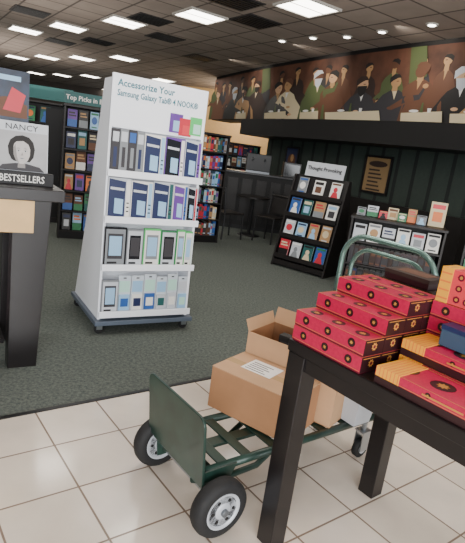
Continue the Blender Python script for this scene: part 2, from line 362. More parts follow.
def fill_faces(T,w,zs,hh,n,where,group,lean=.16,y=.02,bw=.15,ks=None):
    r=random.Random(len(where)*3+n)
    for si,z in enumerate(zs):
        for k in range(n):
            c1,c2,c3=r.sample(COV,3); h=hh*r.uniform(.8,.97); st=r.randrange(4)
            if ks and k not in ks: continue
            o=face_book(min(bw,w/n*.9)*r.uniform(.85,1),h,.025,c1,c2,c3,st)
            x=-w/2+w*(k+.5)/n
            put(o,T@TM(x,y+.035,z+.002,0,-lean))
            tag(o,'%s cover, %s from left, %s shelf, %s'%(CN[c1],ORD[k],SHN[si],where),'book',group)

A=math.radians(30)
p=P(217,243); w=1.0
T=TM(p.x-math.cos(A)*w/2,p.y-math.sin(A)*w/2,0,A)
zs=bookcase('bookcase',T,w,.35,1.72,6,'black bookcase packed with coloured spines behind the white rolling display')
fill_spines(T,w,zs,.25,'bookcase behind the white display','spines in the bookcase behind the display',.03,.055,x0=-.12)
p=P(57,238); w=.95; A2=math.radians(22)
T=TM(p.x+math.cos(A2)*w/2,p.y+math.sin(A2)*w/2,0,A2)
zs=bookcase('bookcase',T,w,.35,1.8,6,'black bookcase of face-out books left of the white rolling display')
fill_faces(T,w-.08,zs,.26,6,'bookcase left of the display','face-out books left of the display',bw=.155)
q_=T@Vector((-.11,.15,1.83))
e=empty('section_sign',q_.x,q_.y,q_.z,A2,'teal sign reading Top Picks standing on the left bookcase','sign')
b=MB(); b.box(-.37,.60,0,.02,.02,.17,M['teal']); b.build('sign_panel',e)
b=MB(); b.box(-.3,-.28,.002,.018,0,.02,M['blackm']); b.box(.5,.52,.002,.018,0,.02,M['blackm']); b.build('post',e)
text('Top Picks in Bestsellers',.088,M['offw'],e,Matrix.Translation((-.345,-.004,.065)),sx=.95,bold=.0018,align='LEFT')
for j,(px,py,ww,hh,lab,sh) in enumerate([(33,205,1.7,1.9,'distant tall bookcase seen above the bestseller stand','far bookcase above the bestseller stand'),(236,205,1.0,1.75,'small distant bookcase in the lit passage under the mural end','far bookcase in the passage')]):
    p=P(px,py); A3=math.radians(12)
    T=TM(p.x,p.y,0,A3); zs=bookcase('bookcase',T,ww,.35,hh,5,lab)
    fill_faces(T,ww-.1,zs,.3,6,sh,'books on the '+sh,bw=.2)
    if j==0:
        q_=T@Vector((.1,.15,hh+.031)); e=empty('section_sign',q_.x,q_.y,q_.z,A3,'small blank teal sign on top of the distant bookcase','sign')
        b=MB(); b.box(-.5,.5,0,.02,.05,.28,M['teal']); b.build('sign_panel',e)
        b=MB(); b.box(-.45,-.43,.002,.018,0,.05,M['blackm']); b.box(.43,.45,.002,.018,0,.05,M['blackm']); b.build('post',e)
p=P(50,222); b=MB(); b.box(-.13,.13,-.13,.13,0,1.78,M['fascia']); b.box(-.14,.14,-.14,.14,0,.08,M['shelf']); o=b.build('end_panel'); o.location=(p.x-.05,p.y+.1,0); o.rotation_euler=(0,0,.4)
tag(o,'plain black end panel standing beside the left bookcase','panel')

# ------------------------------------------------------------ white rolling display
AD=math.radians(32)
fr=P(182,326); flp=P(98,335)
cx=(fr+flp)/2; bk=Vector((-math.sin(AD),math.cos(AD)))
ctr=cx+bk*.23
D=TM(ctr.x,ctr.y,0,AD)
e=empty('rolling_display',0,0,0,0,'tall white wedge-shaped rolling display of tablet accessories on the carpet','display stand'); e.matrix_world=D
W=.76; HT=1.9; FB=-.235; FT=-.15
b=MB(); b.box(-.41,.41,-.29,.50,.08,.115,M['basegrey']); b.build('base_plate',e,.004)
def side(x): 
    b=MB(); b.prism([(FB,.115),(.48,.115),(.30,.75),(.03,HT),(FT,HT)],x,x+.02,M['white']); return b.build('side_panel',e,.002)
side(-W/2); side(W/2-.02)
b=MB(); b.prism([(.0,.115),(.03,.115),(-.07,HT),(-.10,HT)],-W/2+.02,W/2-.02,M['white']); b.build('centre_panel',e)
b=MB(); b.box(-W/2,W/2,FT-.012,FT+.01,1.56,HT+.03,M['white']); hd=b.build('header_panel',e,.002)
b=MB(); b.box(-W/2+.02,W/2-.02,-.01,.01,1.6,HT,M['white']); b.build('rear_header_panel',e,.002)
ty=FT-.015
def fit_text(s,size,z,maxw,bold):
    o=text(s,size,M['tealt'],hd,Matrix.Translation((0,0,0)),align='LEFT',bold=bold)
    xs=[v.co.x for v in o.data.vertices]; k=min(1,maxw/(max(xs)-min(xs)))
    o.data.transform(Matrix.Translation((-W/2+.04,ty,z))@Matrix.Scale(k,4,(1,0,0)))
fit_text('Accessorize Your',.066,1.85,.44,.0012)
fit_text('Samsung Galaxy Tab\u00ae 4 NOOK\u00ae',.060,1.783,.64,.0010)
b=MB()
for x0,x1,z0,z1,c1,c2 in ((.08,.185,1.585,1.725,'purple','lblue'),(.16,.265,1.57,1.70,'rdp','pink'),(.25,.35,1.585,1.72,'lime','mint')):
    yy=ty-.001*(1 if c1=='purple' else 2 if c1=='rdp' else 3)
    b.box(x0,x1,yy,ty+.003,z0,z1,M[c1]); b.box(x0+.03,x1-.008,yy-.0006,yy,z0+.012,z1-.05,M[c2])
b.build('printed_picture',hd)
SZ=[1.235,.895,.53,.16]
def fy(z): return FB+(z-.115)/(HT-.115)*(FT-FB)
for z in SZ:
    y0=fy(z)-.005
    b=MB(); b.box(-W/2+.02,W/2-.02,y0-.03,-.03,z-.015,z,M['white']); b.box(-W/2-.004,W/2+.004,y0-.045,y0-.03,z-.02,z+.03,M['white']); b.build('shelf',e,.002)
for sx in (-1,1):
    for sy in (-1,1):
        b=MB(); T=TM(sx*.36,.105+sy*.33,.035)
        b.lathe([(-.014,.02),(-.014,.033),(-.01,.036),(.01,.036),(.014,.033),(.014,.02)],M['rubber'],20,'y',T); c=b.build('caster',e,smooth=True)
        b=MB(); b.box(-.022,.022,-.022,-.017,0,.045,M['steel'],T); b.box(-.022,.022,.017,.022,0,.045,M['steel'],T); b.box(-.024,.024,-.024,.024,.038,.0445,M['steel'],T); b.build('fork',c)
def tabbox(w,h,t,body,scr,acc,kind):
    b=MB(); y=-t-.001
    if kind=='hang':
        b.box(-w/2,w/2,-.004,0,0,h,M['film']); b.box(-w*.42,w*.42,-t*.6,-.004,h*.08,h*.5,M[scr]); b.box(-w*.42,w*.42,-.008,-.004,h*.56,h*.86,M[body])
        b.box(-w*.3,w*.3,-t*.6-.002,-t*.6,h*.18,h*.4,M[acc]); b.box(-w*.12,w*.12,-.006,-.004,h*.92,h*.95,M['ink'])
        return b.build('accessory_pack')
    b.box(-w/2,w/2,-t,0,0,h,M[body])
    if kind=='tablet':
        b.raw([(-w*.46,y,h*.06),(w*.26,y,h*.02),(w*.26,y,h*.92),(-w*.46,y,h*.97)],[(0,1,2,3)],M[scr]); b.quad(w*.3,w*.47,h*.04,h*.96,y,M[acc]); 
        b.raw([(-w*.2,y-.001,h*.16),(w*.18,y-.001,h*.14),(w*.18,y-.001,h*.5),(-w*.2,y-.001,h*.52)],[(0,1,2,3)],M['lblue'])
        b.raw([(-w*.4,y-.001,h*.72),(w*.2,y-.001,h*.7),(w*.2,y-.001,h*.76),(-w*.4,y-.001,h*.78)],[(0,1,2,3)],M['lgrey'])
        for q in range(3): b.quad(w*.33,w*.44,h*(.2+.1*q),h*(.23+.1*q),y-.001,M['ink'])
    elif kind=='frame':
        b.quad(-w*.44,w*.44,h*.05,h*.95,y,M[acc]); b.quad(-w*.34,w*.34,h*.22,h*.84,y-.001,M[scr]); b.quad(-w*.28,w*.28,h*.3,h*.78,y-.002,M['dgrey' if scr=='screen' else 'lblue']); b.quad(-w*.34,w*.1,h*.1,h*.15,y-.001,M['ink'])
    else:
        b.quad(-w*.38,w*.38,h*.72,h*.94,y,M[acc]); b.quad(-w*.2,w*.2,h*.15,h*.6,y,M[scr])
    return b.build('accessory_box',bevel=.002)
rows=[
 [('dgrey','navy','lgrey','spine',-.333,.06,.315),('grey','dgrey','lgrey','spine',-.27,.062,.32),('dgrey','grey','blue','spine',-.206,.062,.32),('grey','navy','lgrey','spine',-.145,.056,.315),('offw','navy','lblue','tablet',-.03,.165,.31),('purple','screen','offw','tablet',.137,.16,.31),('lgrey','navy','purple','tablet',.29,.14,.305)],
 [('lgrey','navy','offw','tablet',-.28,.175,.31),('offw','navy','lblue','tablet',-.105,.17,.30),('lgrey','navy','teal','tablet',.068,.17,.31),('offw','purple','blue','tablet',.216,.12,.30),('lgrey','screen','rdp','tablet',.32,.083,.29)],
 [('screen','dgrey','grey','frame',-.285,.17,.31),('grey','screen','lgrey','frame',-.13,.13,.30),('lime','grey','offw','frame',.01,.14,.31),('grn','screen','lgrey','frame',.15,.13,.30),('lime','grey','offw','frame',.255,.07,.31),('lime','lgrey','offw','frame',.325,.065,.30)],
 [('grey','dgrey','lgrey','frame',-.30,.13,.27),('mint','lblue','blue','hang',-.18,.10,.30),('lblue','offw','navy','hang',-.075,.10,.30),('mint','blue','offw','hang',.03,.10,.31),('lblue','lgrey','teal','hang',.13,.09,.29),('mint','lgrey','offw','hang',.225,.09,.31),('lgrey','lblue','mint','hang',.32,.085,.29)]]
for si,row in enumerate(rows):
    z=SZ[si]
    for k,(bo,sc,ac,kd,x,w_,h_) in enumerate(row):
        o=tabbox(w_,h_,.03,bo,sc,ac,kd); put(o,D@TM(x,fy(z)+.005,z+.001,0,-.05))
        tag(o,'%s accessory %s, %s from left, %s shelf of the white display'%({'screen':'black'}.get(bo,CN.get(bo)),'pack' if kd=='hang' else 'box',ORD[k],SHN[si]),'pack' if kd=='hang' else 'box','accessory boxes on the white display')

# ------------------------------------------------------------ bestseller stand at left
AL=math.radians(32); fc=P(36,366)
L=TM(fc.x,fc.y,0,AL)
e=empty('display_table',0,0,0,0,'tall black display table with light wood apron holding the bestseller poster','table'); e.matrix_world=L
b=MB(); b.box(-1.3,.11,-.05,.62,1.07,1.14,M['espresso']); b.build('tabletop',e,.004)
b=MB(); b.box(-1.1,-.055,-.022,-.001,.875,1.069,M['wood']); b.build('apron',e,.002)
b=MB(); b.box(-.06,-.02,.131,.449,.90,1.069,M['espresso']); b.build('side_apron',e,.002)
for x,y in ((-.12,0),(-.12,.45),(-1.23,0),(-1.23,.45)):
    xa=x-.05 if x>-.5 else x
    b=MB(); b.prism([(xa,0),(x+.12,0),(x+.165 if x>-.5 else x+.12,1.069),(xa,1.069)],y,y+.13,M['espresso'],'y'); b.build('leg',e,.003)
b=MB(); b.box(-1.1,-.18,.5,.52,.05,1.0,M['brown']); b.build('back_panel',e)
b=MB(); b.box(-1.1,-.18,.13,.499,.12,.15,M['espresso']); b.build('lower_shelf',e)
q_=L@Vector((-.11,.16,1.141)); e=empty('poster_stand',q_.x,q_.y,q_.z,AL,'grey portrait cover poster above a black strip reading bestsellers','poster')
Tl=TM(0,0,0,0,-.16)@Matrix.Scale(.95,4)
b=MB(); b.box(-.16,.16,-.01,.0,.08,.385,M['lgrey'],Tl); c=b.build('cover_panel',e)
b=MB(); b.box(-.18,.18,-.05,.0,0,.076,M['ink']); st=b.build('caption_strip',e,.002)
text('BESTSELLERS',.058,M['offw'],st,Matrix.Translation((0,-.052,.018)),sx=.78,bold=.0008)
text('NANCY',.05,M['ink'],c,Tl@Matrix.Translation((0.0,-.0125,.335)),sx=1.1)
gm=mat('portrait_ground',(168,168,170),.6,var=.12,scale=9); sk=mat('portrait_face',(190,184,180),.6,var=.1,scale=30); sh2=mat('portrait_shade',(140,135,132),.6)
b=MB()
b.quad(-.155,.155,.082,.325,-.0108,gm,Tl)
b.raw([(-.058,-.0114,.15),(-.075,-.0114,.185),(-.08,-.0114,.23),(-.066,-.0114,.27),(-.035,-.0114,.296),(.005,-.0114,.304),(.044,-.0114,.294),(.07,-.0114,.265),(.08,-.0114,.22),(.072,-.0114,.17),(.05,-.0114,.14),(-.04,-.0114,.14)],[tuple(range(12))],M['hair'],Tl)
b.raw([(-.048,-.0120,.22),(-.046,-.0120,.18),(-.034,-.0120,.148),(-.01,-.0120,.126),(.014,-.0120,.126),(.038,-.0120,.148),(.05,-.0120,.18),(.052,-.0120,.22),(.04,-.0120,.25),(.01,-.0120,.268),(-.03,-.0120,.262),(-.044,-.0120,.245)],[tuple(range(12))],sk,Tl)
b.raw([(-.048,-.0122,.22),(-.046,-.0122,.18),(-.034,-.0122,.148),(-.014,-.0122,.13),(-.026,-.0122,.17),(-.033,-.0122,.22),(-.036,-.0122,.25)],[tuple(range(7))],sh2,Tl)
b.raw([(-.14,-.0119,.082),(.14,-.0119,.082),(.11,-.0119,.112),(.035,-.0119,.128),(-.035,-.0119,.128),(-.11,-.0119,.114)],[tuple(range(6))],M['dgrey'],Tl)
b.raw([(-.022,-.01195,.10),(.024,-.01195,.10),(.022,-.01195,.135),(-.018,-.01195,.135)],[(0,1,2,3)],sh2,Tl)
for sx in (-1,1):
    ex=.003+sx*.02
    b.ell(ex,.205,.0095,.0035,-.0126,M['lgrey'],10,Tl); b.ell(ex,.205,.0038,.0038,-.0128,M['ink'],8,Tl)
    b.raw([(ex-.012,-.0127,.208),(ex,-.0127,.2115),(ex+.012,-.0127,.208),(ex,-.0127,.209)],[(0,1,2,3)],M['hair'],Tl); b.raw([(ex-.013,-.0127,.219),(ex,-.0127,.2235),(ex+.013,-.0127,.219),(ex,-.0127,.2205)],[(0,1,2,3)],M['dgrey'],Tl)
b.raw([(-.005,-.0127,.178),(.011,-.0127,.178),(.008,-.0127,.183),(.004,-.0127,.2),(.0,-.0127,.183)],[(0,1,2,3,4)],sh2,Tl)
b.raw([(-.012,-.0127,.160),(.0,-.0127,.1635),(.006,-.0127,.1635),(.018,-.0127,.160),(.003,-.0127,.155)],[(0,1,2,3,4)],M['grey'],Tl)
b.build('portrait',c)
q_=L@Vector((-.22,.42,1.141)); e=empty('raised_book',q_.x,q_.y,q_.z,AL,'dark hardback raised on a black easel behind the portrait poster','book')
b=MB(); b.box(-.12,.12,-.06,.1,0,.36,M['blackm']); b.build('easel',e)
Tl=TM(0,-.03,.362,0,-.08); dk=mat('dark_cover_print',(30,44,66),.4,var=.6,scale=12)
b=MB(); b.box(-.17,.17,-.03,0,0,.3,dk,Tl); b.quad(-.15,.12,.235,.265,-.0315,M['lblue'],Tl); b.raw([(-.16,-.0315,.02),(.16,-.0315,.02),(.16,-.0315,.10),(.04,-.0315,.14),(-.16,-.0315,.09)],[(0,1,2,3,4)],M['brn'],Tl)
b.raw([(.02,-.032,.06),(.12,-.032,.05),(.15,-.032,.16),(.07,-.032,.20)],[(0,1,2,3)],M['rdp'],Tl); b.quad(-.14,-.02,.045,.07,-.033,M['yell'],Tl); b.build('cover',e)

# ------------------------------------------------------------ leaning rack
a=P(271,264); bb=P(323,279); dv=(bb-a); AR=math.atan2(dv.y,dv.x); w=dv.length; mid=(a+bb)/2
Rk=TM(mid.x,mid.y,0,AR)
e=empty('book_rack',0,0,0,0,'black leaning book rack with a printed sign on top in the middle of the carpet','book rack'); e.matrix_world=Rk
hR=1.33; ln=.28
for x in (-w/2,w/2-.025):
    b=MB(); b.prism([(-.02,0),(.62,0),(.34,hR),(ln-.02,hR)],x,x+.025,M['shelf']); b.build('side_panel',e,.002)
b=MB(); b.prism([(.09,.1),(.11,.1),(ln+.05,hR),(ln+.03,hR)],-w/2+.025,w/2-.025,M['black']); b.build('back_panel',e)
b=MB(); b.box(-w/2+.025,w/2-.025,.0,.58,.03,.1,M['shelf']); b.build('kick_plate',e)
lean=math.atan2(ln,hR)
for i in range(4):
    z=1.06-.3*i; y=-.02+ln*z/hR
    b=MB(); b.box(-w/2+.025,w/2-.025,y-.015,y+.09,z-.02,z,M['shelf']); b.box(-w/2+.025,w/2-.025,y-.03,y-.015,z-.03,z+.03,M['shelf']); b.build('shelf',e,.001)
    r=random.Random(i+40)
    n=[3,4,4,4][i]
    for k in range(n):
        c1=r.choice(['rdp','lblue','offw','tan','lgrey','cream','blue','grey','offw','teal','lgrey']); c2,c3=r.sample(COV,2)
        o=face_book(.16*r.uniform(.85,1),.235*r.uniform(.88,1),.022,c1,c2,c3,r.randrange(4)); x=-w/2+.04+(w-.08)*(k+.5)/n
        put(o,Rk@TM(x,y+.035,z+.006,0,-lean))
        tag(o,'%s cover, %s from left, %s shelf of the leaning rack'%(CN[c1],ORD[k],SHN[i]),'book','face-out books on the leaning rack')
b=MB(); b.box(-.3,.3,.0,.015,0,.2,M['lgrey'],TM(.02,ln,hR,0,-.15)); sg=b.build('sign_card',e)
text('Thought Provoking',.074,M['ink'],sg,TM(.02,ln-.004,hR+.09,0,-.15),sx=.92,bold=.0015)

# ------------------------------------------------------------ right gondola
a=P(352,216,.96); AG=math.radians(-16); w=1.08
G=TM(a.x+math.cos(AG)*w/2,a.y+math.sin(AG)*w/2,0,AG)
zs=bookcase('gondola_shelf',G,w,.4,.94,3,'low black gondola shelf with pale boxed sets right of the leaning rack','shelf unit')
for k in range(6):
    c1=['lgrey','offw','lgrey','offw','lgrey','offw'][k]
    o=face_book(.145,.2+.02*(k%2),.04,c1,['ink','grey','navy','ink','rdp','ink'][k],['lgrey','tan','dgrey','lblue','grey','grey'][k],k%4,'boxed_set')
    put(o,G@TM(-w/2+.12+k*.168,.07,zs[0]+.002,0,-.12)); tag(o,'pale boxed set, %s from left, top shelf of the low gondola'%ORD[k],'boxed set','pale boxed sets on the low gondola')
for si in (1,2):
    r=random.Random(si)
    x=-w/2+.04;k=0
    while x<w/2-.10 and k<16:
        t=r.uniform(.05,.08); c1=r.choice(['dbrn','dgrey','navy','brown','black','dgrey','black','dbrn'])
        o=spine_book(t,.22,.16,c1,r.choice(['brn','dgrey','brn'])); put(o,G@TM(x+t/2,.03,zs[si]+.001))
        tag(o,'thick %s spine, %s from left, %s shelf of the low gondola'%(CN[c1],ORD[k],SHN[si]),'book','thick spines on the low gondola'); x+=t+.003;k+=1
tops=[(-.45,.1,.10,'grey','ink','grn'),(-.32,.13,.13,'lgrey','ink','grn'),(-.19,.1,.09,'rdp','tan','ink'),(-.08,.12,.14,'cream','brn','tan'),(.03,.1,.10,'grn','cream','offw'),(.14,.1,.16,'tan','pink','orange'),(.25,.11,.11,'grey','dgrey','lblue'),(.42,.18,.29,'cream','pink','orange')]
for k,(x,w_,h_,c1,c2,c3) in enumerate(tops):
    o=face_book(w_,h_,.03,c1,c2,c3,(k+1)%4); put(o,G@TM(x,.2+.06*(k%2),.971,0,-.15)); tag(o,'%s book propped on top of the low gondola, %s from the left'%(CN[c1],ORD[k]),'book','books on top of the low gondola')
a=P(452,235,.9); w=.9
G2=TM(a.x+w/2+.12,a.y-.2,0,math.radians(-12))
zs=bookcase('bookcase',G2,w,.35,1.05,3,'black bookcase at the right edge beyond the gift table')
fill_faces(G2,w-.08,zs,.24,5,'bookcase at the right edge','face-out books at the right edge',bw=.15,ks=(0,1,2))

# ------------------------------------------------------------ cafe
def frame_pic(px,zc,w,h,lab,kind):
    best=None
    for i in range(600):
        X=-.2+5.3*i/600; q=MC(X,.745); u=PROJ(q.x,q.y,zc)
        if best is None or abs(u[0]-px)<best[0]: best=(abs(u[0]-px),X)
    X=best[1]; q=MC(X,.735); d=MC(X+.1,.735)-MC(X-.1,.735)
    e=empty('wall_picture',q.x,q.y,zc,math.atan2(d.y,d.x),lab,'picture')
    b=MB()
    for a in ((-w/2,w/2,-h/2,-h/2+.04),(-w/2,w/2,h/2-.04,h/2),(-w/2,-w/2+.04,-h/2+.04,h/2-.04),(w/2-.04,w/2,-h/2+.04,h/2-.04)): b.box(a[0],a[1],-.03,0,a[2],a[3],M['black'])
    b.build('frame',e)
    b=MB(); b.quad(-w/2+.04,w/2-.04,-h/2+.04,h/2-.04,-.012,M['navy'] if kind==0 else mat('dim_menu_paper',(138,112,76),.7))
    if kind==0:
        b.ell(0,.05,w*.3,h*.2,-.014,M['brn']); b.quad(-w*.3,w*.3,-h*.35,-h*.25,-.014,M['grey']); b.ell(.02,.1,w*.12,h*.12,-.016,M['tan'])
    else:
        b.ell(0,h*.28,w*.34,h*.08,-.014,M['dbrn'])
        for i in range(6): b.quad(-w*.3,w*(.1+.03*(i%3)*2),h*.1-i*.07,h*.1-i*.07+.03,-.014,M['dbrn'])
    b.build('print',e)
frame_pic(292,1.46,.55,.7,'dark framed print on the green cafe wall',0)
frame_pic(377,1.46,.66,.68,'tan framed menu board on the green cafe wall',1)
def chair(x,y,rz,lab):
    e=empty('cafe_chair',x,y,0,rz,lab,'chair','dark cafe chairs')
    b=MB(); b.box(-.21,.21,-.21,.21,.44,.475,M['shelf']); b.build('seat',e,.01)
    for sx in (-1,1):
        for sy in (-1,1):
            b=MB()
            b.tube([(sx*.2,sy*.21,0),(sx*.185,sy*.19,.44)]+([(sx*.18,sy*.24,.9)] if sy>0 else []),.016,M['blackm'],8); b.build('leg',e)
    b=MB(); b.tube([(-.18,.235,.84),(0,.28,.84),(.18,.235,.84)],.022,M['shelf'],8); b.build('back_rail',e)
    b=MB(); b.raw([(-.16,.21,.52),(.16,.21,.52),(.16,.25,.8),(-.16,.25,.8),(-.16,.222,.52),(.16,.222,.52),(.16,.262,.8),(-.16,.262,.8)],[(0,1,2,3),(7,6,5,4),(0,4,5,1),(2,6,7,3),(0,3,7,4),(1,5,6,2)],M['shelf']); b.build('backrest',e)
p=P(230,239); chair(p.x-.1,p.y+.1,2.2,'dark cafe chair nearest to the bookcase, at the left of the cafe')
p=P(262,243); chair(p.x+.1,p.y+.2,-.6,'dark cafe chair beside the leaning rack')
p=P(246,226); chair(p.x-.2,p.y+.75,.5,'dark cafe chair farthest back, behind the round table')
p=P(248,236); e=empty('cafe_table',p.x,p.y+.1,0,0,'round dark pedestal cafe table among the chairs','table')
b=MB(); b.lathe([(.72,.30),(.725,.31),(.75,.31)],M['shelf'],28,'z'); b.build('tabletop',e)
b=MB(); b.lathe([(0.02,.03),(.72,.03)],M['blackm'],12,'z'); b.build('pole',e)
b=MB(); b.lathe([(0,.22),(.02,.2)],M['blackm'],20,'z'); b.build('base',e)
pa=P(218,226); pb=P(292,236); d=pb-pa; AC=math.atan2(d.y,d.x); lc=d.length
e=empty('service_counter',pa.x,pa.y,0,AC,'long dark service counter standing behind the cafe chairs','counter')
b=MB(); b.box(0,lc,0,.5,.08,1.12,M['fascia']); b.build('counter_body',e,.003)
b=MB(); b.box(-.03,lc+.03,-.04,.54,1.12,1.16,M['black']); b.build('countertop',e,.003)
b=MB()
for i in range(5): x0=.08+i*(lc-.1)/5; b.box(x0,x0+(lc-.1)/5-.08,-.012,0,.18,1.02,M['shelf'])
b.build('front_panel',e,.002)
b=MB(); b.box(.02,lc-.02,.03,.47,0,.08,M['blackm']); b.build('plinth',e)
qc=Matrix.Translation((pa.x,pa.y,0))@Matrix.Rotation(AC,4,'Z')
q_=qc@Vector((lc*.42,.25,1.161)); e=empty('coffee_machine',q_.x,q_.y,q_.z,AC,'dark metal coffee machine on the service counter','coffee machine')
b=MB(); b.box(-.25,.25,-.15,.15,.04,.38,M['blackm']); b.build('machine_body',e,.01)
b=MB(); b.box(-.24,.24,-.2,-.05,0,.04,M['hub']); b.build('drip_tray',e)
b=MB(); b.tube([(-.12,-.15,.28),(-.12,-.2,.25)],.02,M['hub'],8); b.tube([(.12,-.15,.28),(.12,-.2,.25)],.02,M['hub'],8); b.build('brew_head',e)
q_=qc@Vector((lc-.2,.25,1.161)); e=empty('pastry_case',q_.x,q_.y,q_.z,AC,'black display case at the right end of the service counter','display case')
b=MB(); b.box(-.18,.18,-.15,.15,0,.3,M['black']); b.build('case_body',e,.01)
b=MB(); b.box(-.15,.15,-.154,-.15,.04,.26,M['screen']); b.build('glass_front',e)

# ------------------------------------------------------------ gift table
TZ=.87
AT=math.radians(39); c0=P(289,338,TZ)
Tt=TM(c0.x,c0.y,0,AT)
e=empty('gift_table',0,0,0,0,'black wooden table in the right foreground stacked with gift boxes','table'); e.matrix_world=Tt
WT,LT=.74,1.35
b=MB(); b.box(0,WT,-LT,0,TZ-.045,TZ,M['espresso']); b.build('tabletop',e,.004)
for a in ((.015,.035,-LT+.08,-.08),(WT-.035,WT-.015,-LT+.08,-.08)):
    b=MB(); b.box(*a,TZ-.1,TZ-.046,M['espresso']); b.build('apron',e)
for a in ((.08,WT-.08,-.035,-.015),(.08,WT-.08,-LT+.015,-LT+.035)):
    b=MB(); b.box(*a,TZ-.1,TZ-.046,M['espresso']); b.build('apron',e)
for x in (.005,WT-.085):
    for y in (-.085,-LT+.005):
        b=MB(); b.box(x,x+.08,y,y+.08,0,TZ-.046,M['espresso']); b.build('leg',e,.003)
BL,BW,BH=.31,.098,.057
def giftbox(L_,W_,H_,style=0):
    e=bpy.data.objects.new('gift_box',None); C.objects.link(e); e.empty_display_size=.05
    z1=H_*(.45 if style else .10)
    b=MB(); b.box(0,W_,-L_,0,0,z1-.0003,M['brown' if style else 'redd']); b.build('box_base',e,.0008)
    b=MB(); b.box(-.0005,W_+.0005,-L_-.0005,.0005,z1,H_-.0006,M['red'])
    def poly(cx,cy,z,r1,r2,n,m,up,ph=0):
        vs=[]
        for t in range(n):
            rr_=r1 if t%2 else r2; a=t*2*math.pi/n+ph
            if up=='t': vs.append((cx+rr_*math.cos(a),cy+rr_*math.sin(a),z))
            elif up=='s': vs.append((cx,cy-rr_*math.cos(a),z+rr_*math.sin(a)))
            else: vs.append((cx+rr_*math.cos(a),cy,z+rr_*math.sin(a)))
        b.raw(vs,[tuple(range(n))],m)
    zm=(H_+z1)/2; hr=(H_-z1)
    for q in range(3):
        yc=-L_*(q+.5)/3
        poly(-.0011,yc,zm,hr*.30,hr*.30,12,M['brown'],'s'); poly(-.0015,yc,zm,hr*.15,hr*.08,12,M['gold'],'s')
        poly(W_/2,yc,H_-.0002,W_*.25,W_*.25,16,M['brown'],'t'); poly(W_/2,yc,H_+.0001,W_*.14,W_*.08,16,M['gold'],'t')
    for y0 in (-.003,-L_+.001): b.box(.0,W_,y0,y0+.002,H_-.0006,H_-.0002,M['gold'])
    for x0 in (.001,W_-.003): b.box(x0,x0+.002,-L_,0,H_-.0006,H_-.0002,M['gold'])
    b.box(-.0009,-.0005,-L_,0,z1+.002,z1+.0035,M['gold'])
    b.box(.0,W_,-L_-.0022,-L_-.0006,z1*.5,H_-.001,M['brown'])
    poly(W_*.5,-L_-.0026,zm,hr*.30,hr*.2,16,M['gold'],'e'); poly(W_*.5,-L_-.0030,zm,hr*.12,hr*.12,10,M['redd'],'e')
    b.box(.006,W_-.006,-L_-.0027,-L_-.0022,H_*.86,H_*.9,M['gold'])
    if style==1:
        b.box(-.0016,W_+.002,-.085,-.002,z1,H_+.0012,M['yell'])
        for q in range(6): b.box(-.0020,W_+.0022,-.082+q*.013,-.079+q*.013,z1,H_+.0016,M['orange'])
        b.box(-.0016,-.0012,-L_*.8,-L_*.45,H_*.62,H_*.72,M['gold'])
    b.build('lid',e)
    return e
def dup(e,Mx,lab,grp):
    n=e.copy(); C.objects.link(n); n.matrix_world=Mx
    for ch in e.children:
        c=ch.copy(); C.objects.link(c); c.parent=n
    tag(n,lab,'gift box',grp); return n
g0=giftbox(BL,BW,BH); first=True
rows_=[(.006,-.010,2),(.006+.0995,-.010,3),(.006+.199,-.010,4),(.006+.2985,-.010,4)]
LAY=['bottom','second','third','fourth','fifth']
for ri,(x,yy,n) in enumerate(rows_):
    for j in range(n):
        Mx=Tt@TM(x,yy+random.uniform(-.001,.001),TZ+.0005+j*(BH+.0007))
        lab='crimson patterned gift box, %s layer of the %s row from the table edge'%(LAY[j],ORD[ri])
        if first: g0.matrix_world=Mx; tag(g0,lab,'gift box','crimson gift boxes in the stepped stack'); first=False
        else: dup(g0,Mx,lab,'crimson gift boxes in the stepped stack')
for j in range(4):
    dup(g0,Tt@TM(.335,-.33,TZ+.0005+j*(BH+.0007)),'crimson patterned gift box, %s layer of the column under the coral box'%LAY[j],'crimson gift boxes in the right column')
g1=giftbox(.36,.15,.055,1); g1.matrix_world=Tt@TM(.010,-.375,TZ+.0005,0); tag(g1,'flat crimson gift box with a yellow band lying nearest the table edge','gift box')
for j in range(2):
    g=dup(g1,Tt@TM(.172,-.345,TZ+.0005+j*.0575,0.0),'yellow-banded crimson gift box, %s one of the pair behind the flat one'%['lower','upper'][j],'yellow-banded gift boxes')
zt=TZ+.0005+4*(BH+.0007)
q_=Tt@Vector((.34,-.335,zt)); e=empty('tall_gift_box',q_.x,q_.y,q_.z,AT,'upright coral gift box with a yellow end on top of the right column','gift box')
b=MB(); b.box(0,.09,-.17,0,0,.12,M['pink']); b.build('box_body',e,.002)
b=MB(); b.box(-.002,.092,-.04,.002,.0,.122,M['yell'])
for q in range(4): b.box(-.0024,-.002,-.038,0,.012+q*.029,.018+q*.029,M['orange'])
b.box(-.002,.092,-.172,-.167,.0,.122,M['gold'])
for q in range(3):
    for y0 in (-.07,-.105,-.14):
        n=8; b.raw([(-.0010,y0-.012*math.cos(t*2*math.pi/n),.022+q*.038+.012*math.sin(t*2*math.pi/n)) for t in range(n)],[tuple(range(n))],M['redd'])
        b.raw([(-.0014,y0-.006*math.cos(t*2*math.pi/n),.022+q*.038+.006*math.sin(t*2*math.pi/n)) for t in range(n)],[tuple(range(n))],M['gold'])
b.build('printed_wrap',e)
q_=Tt@Vector((.24,-.43,TZ+.0005+.1165)); e=empty('slate_box',q_.x,q_.y,q_.z,AT,'slate blue box at the right edge on top of the yellow-banded pair','box')
b=MB(); b.box(0,.06,-.15,0,0,.055,M['slate']); b.build('box_body',e,.003)
b=MB(); b.box(-.001,.061,-.151,.001,.055,.07,M['navy']); b.build('lid',e)
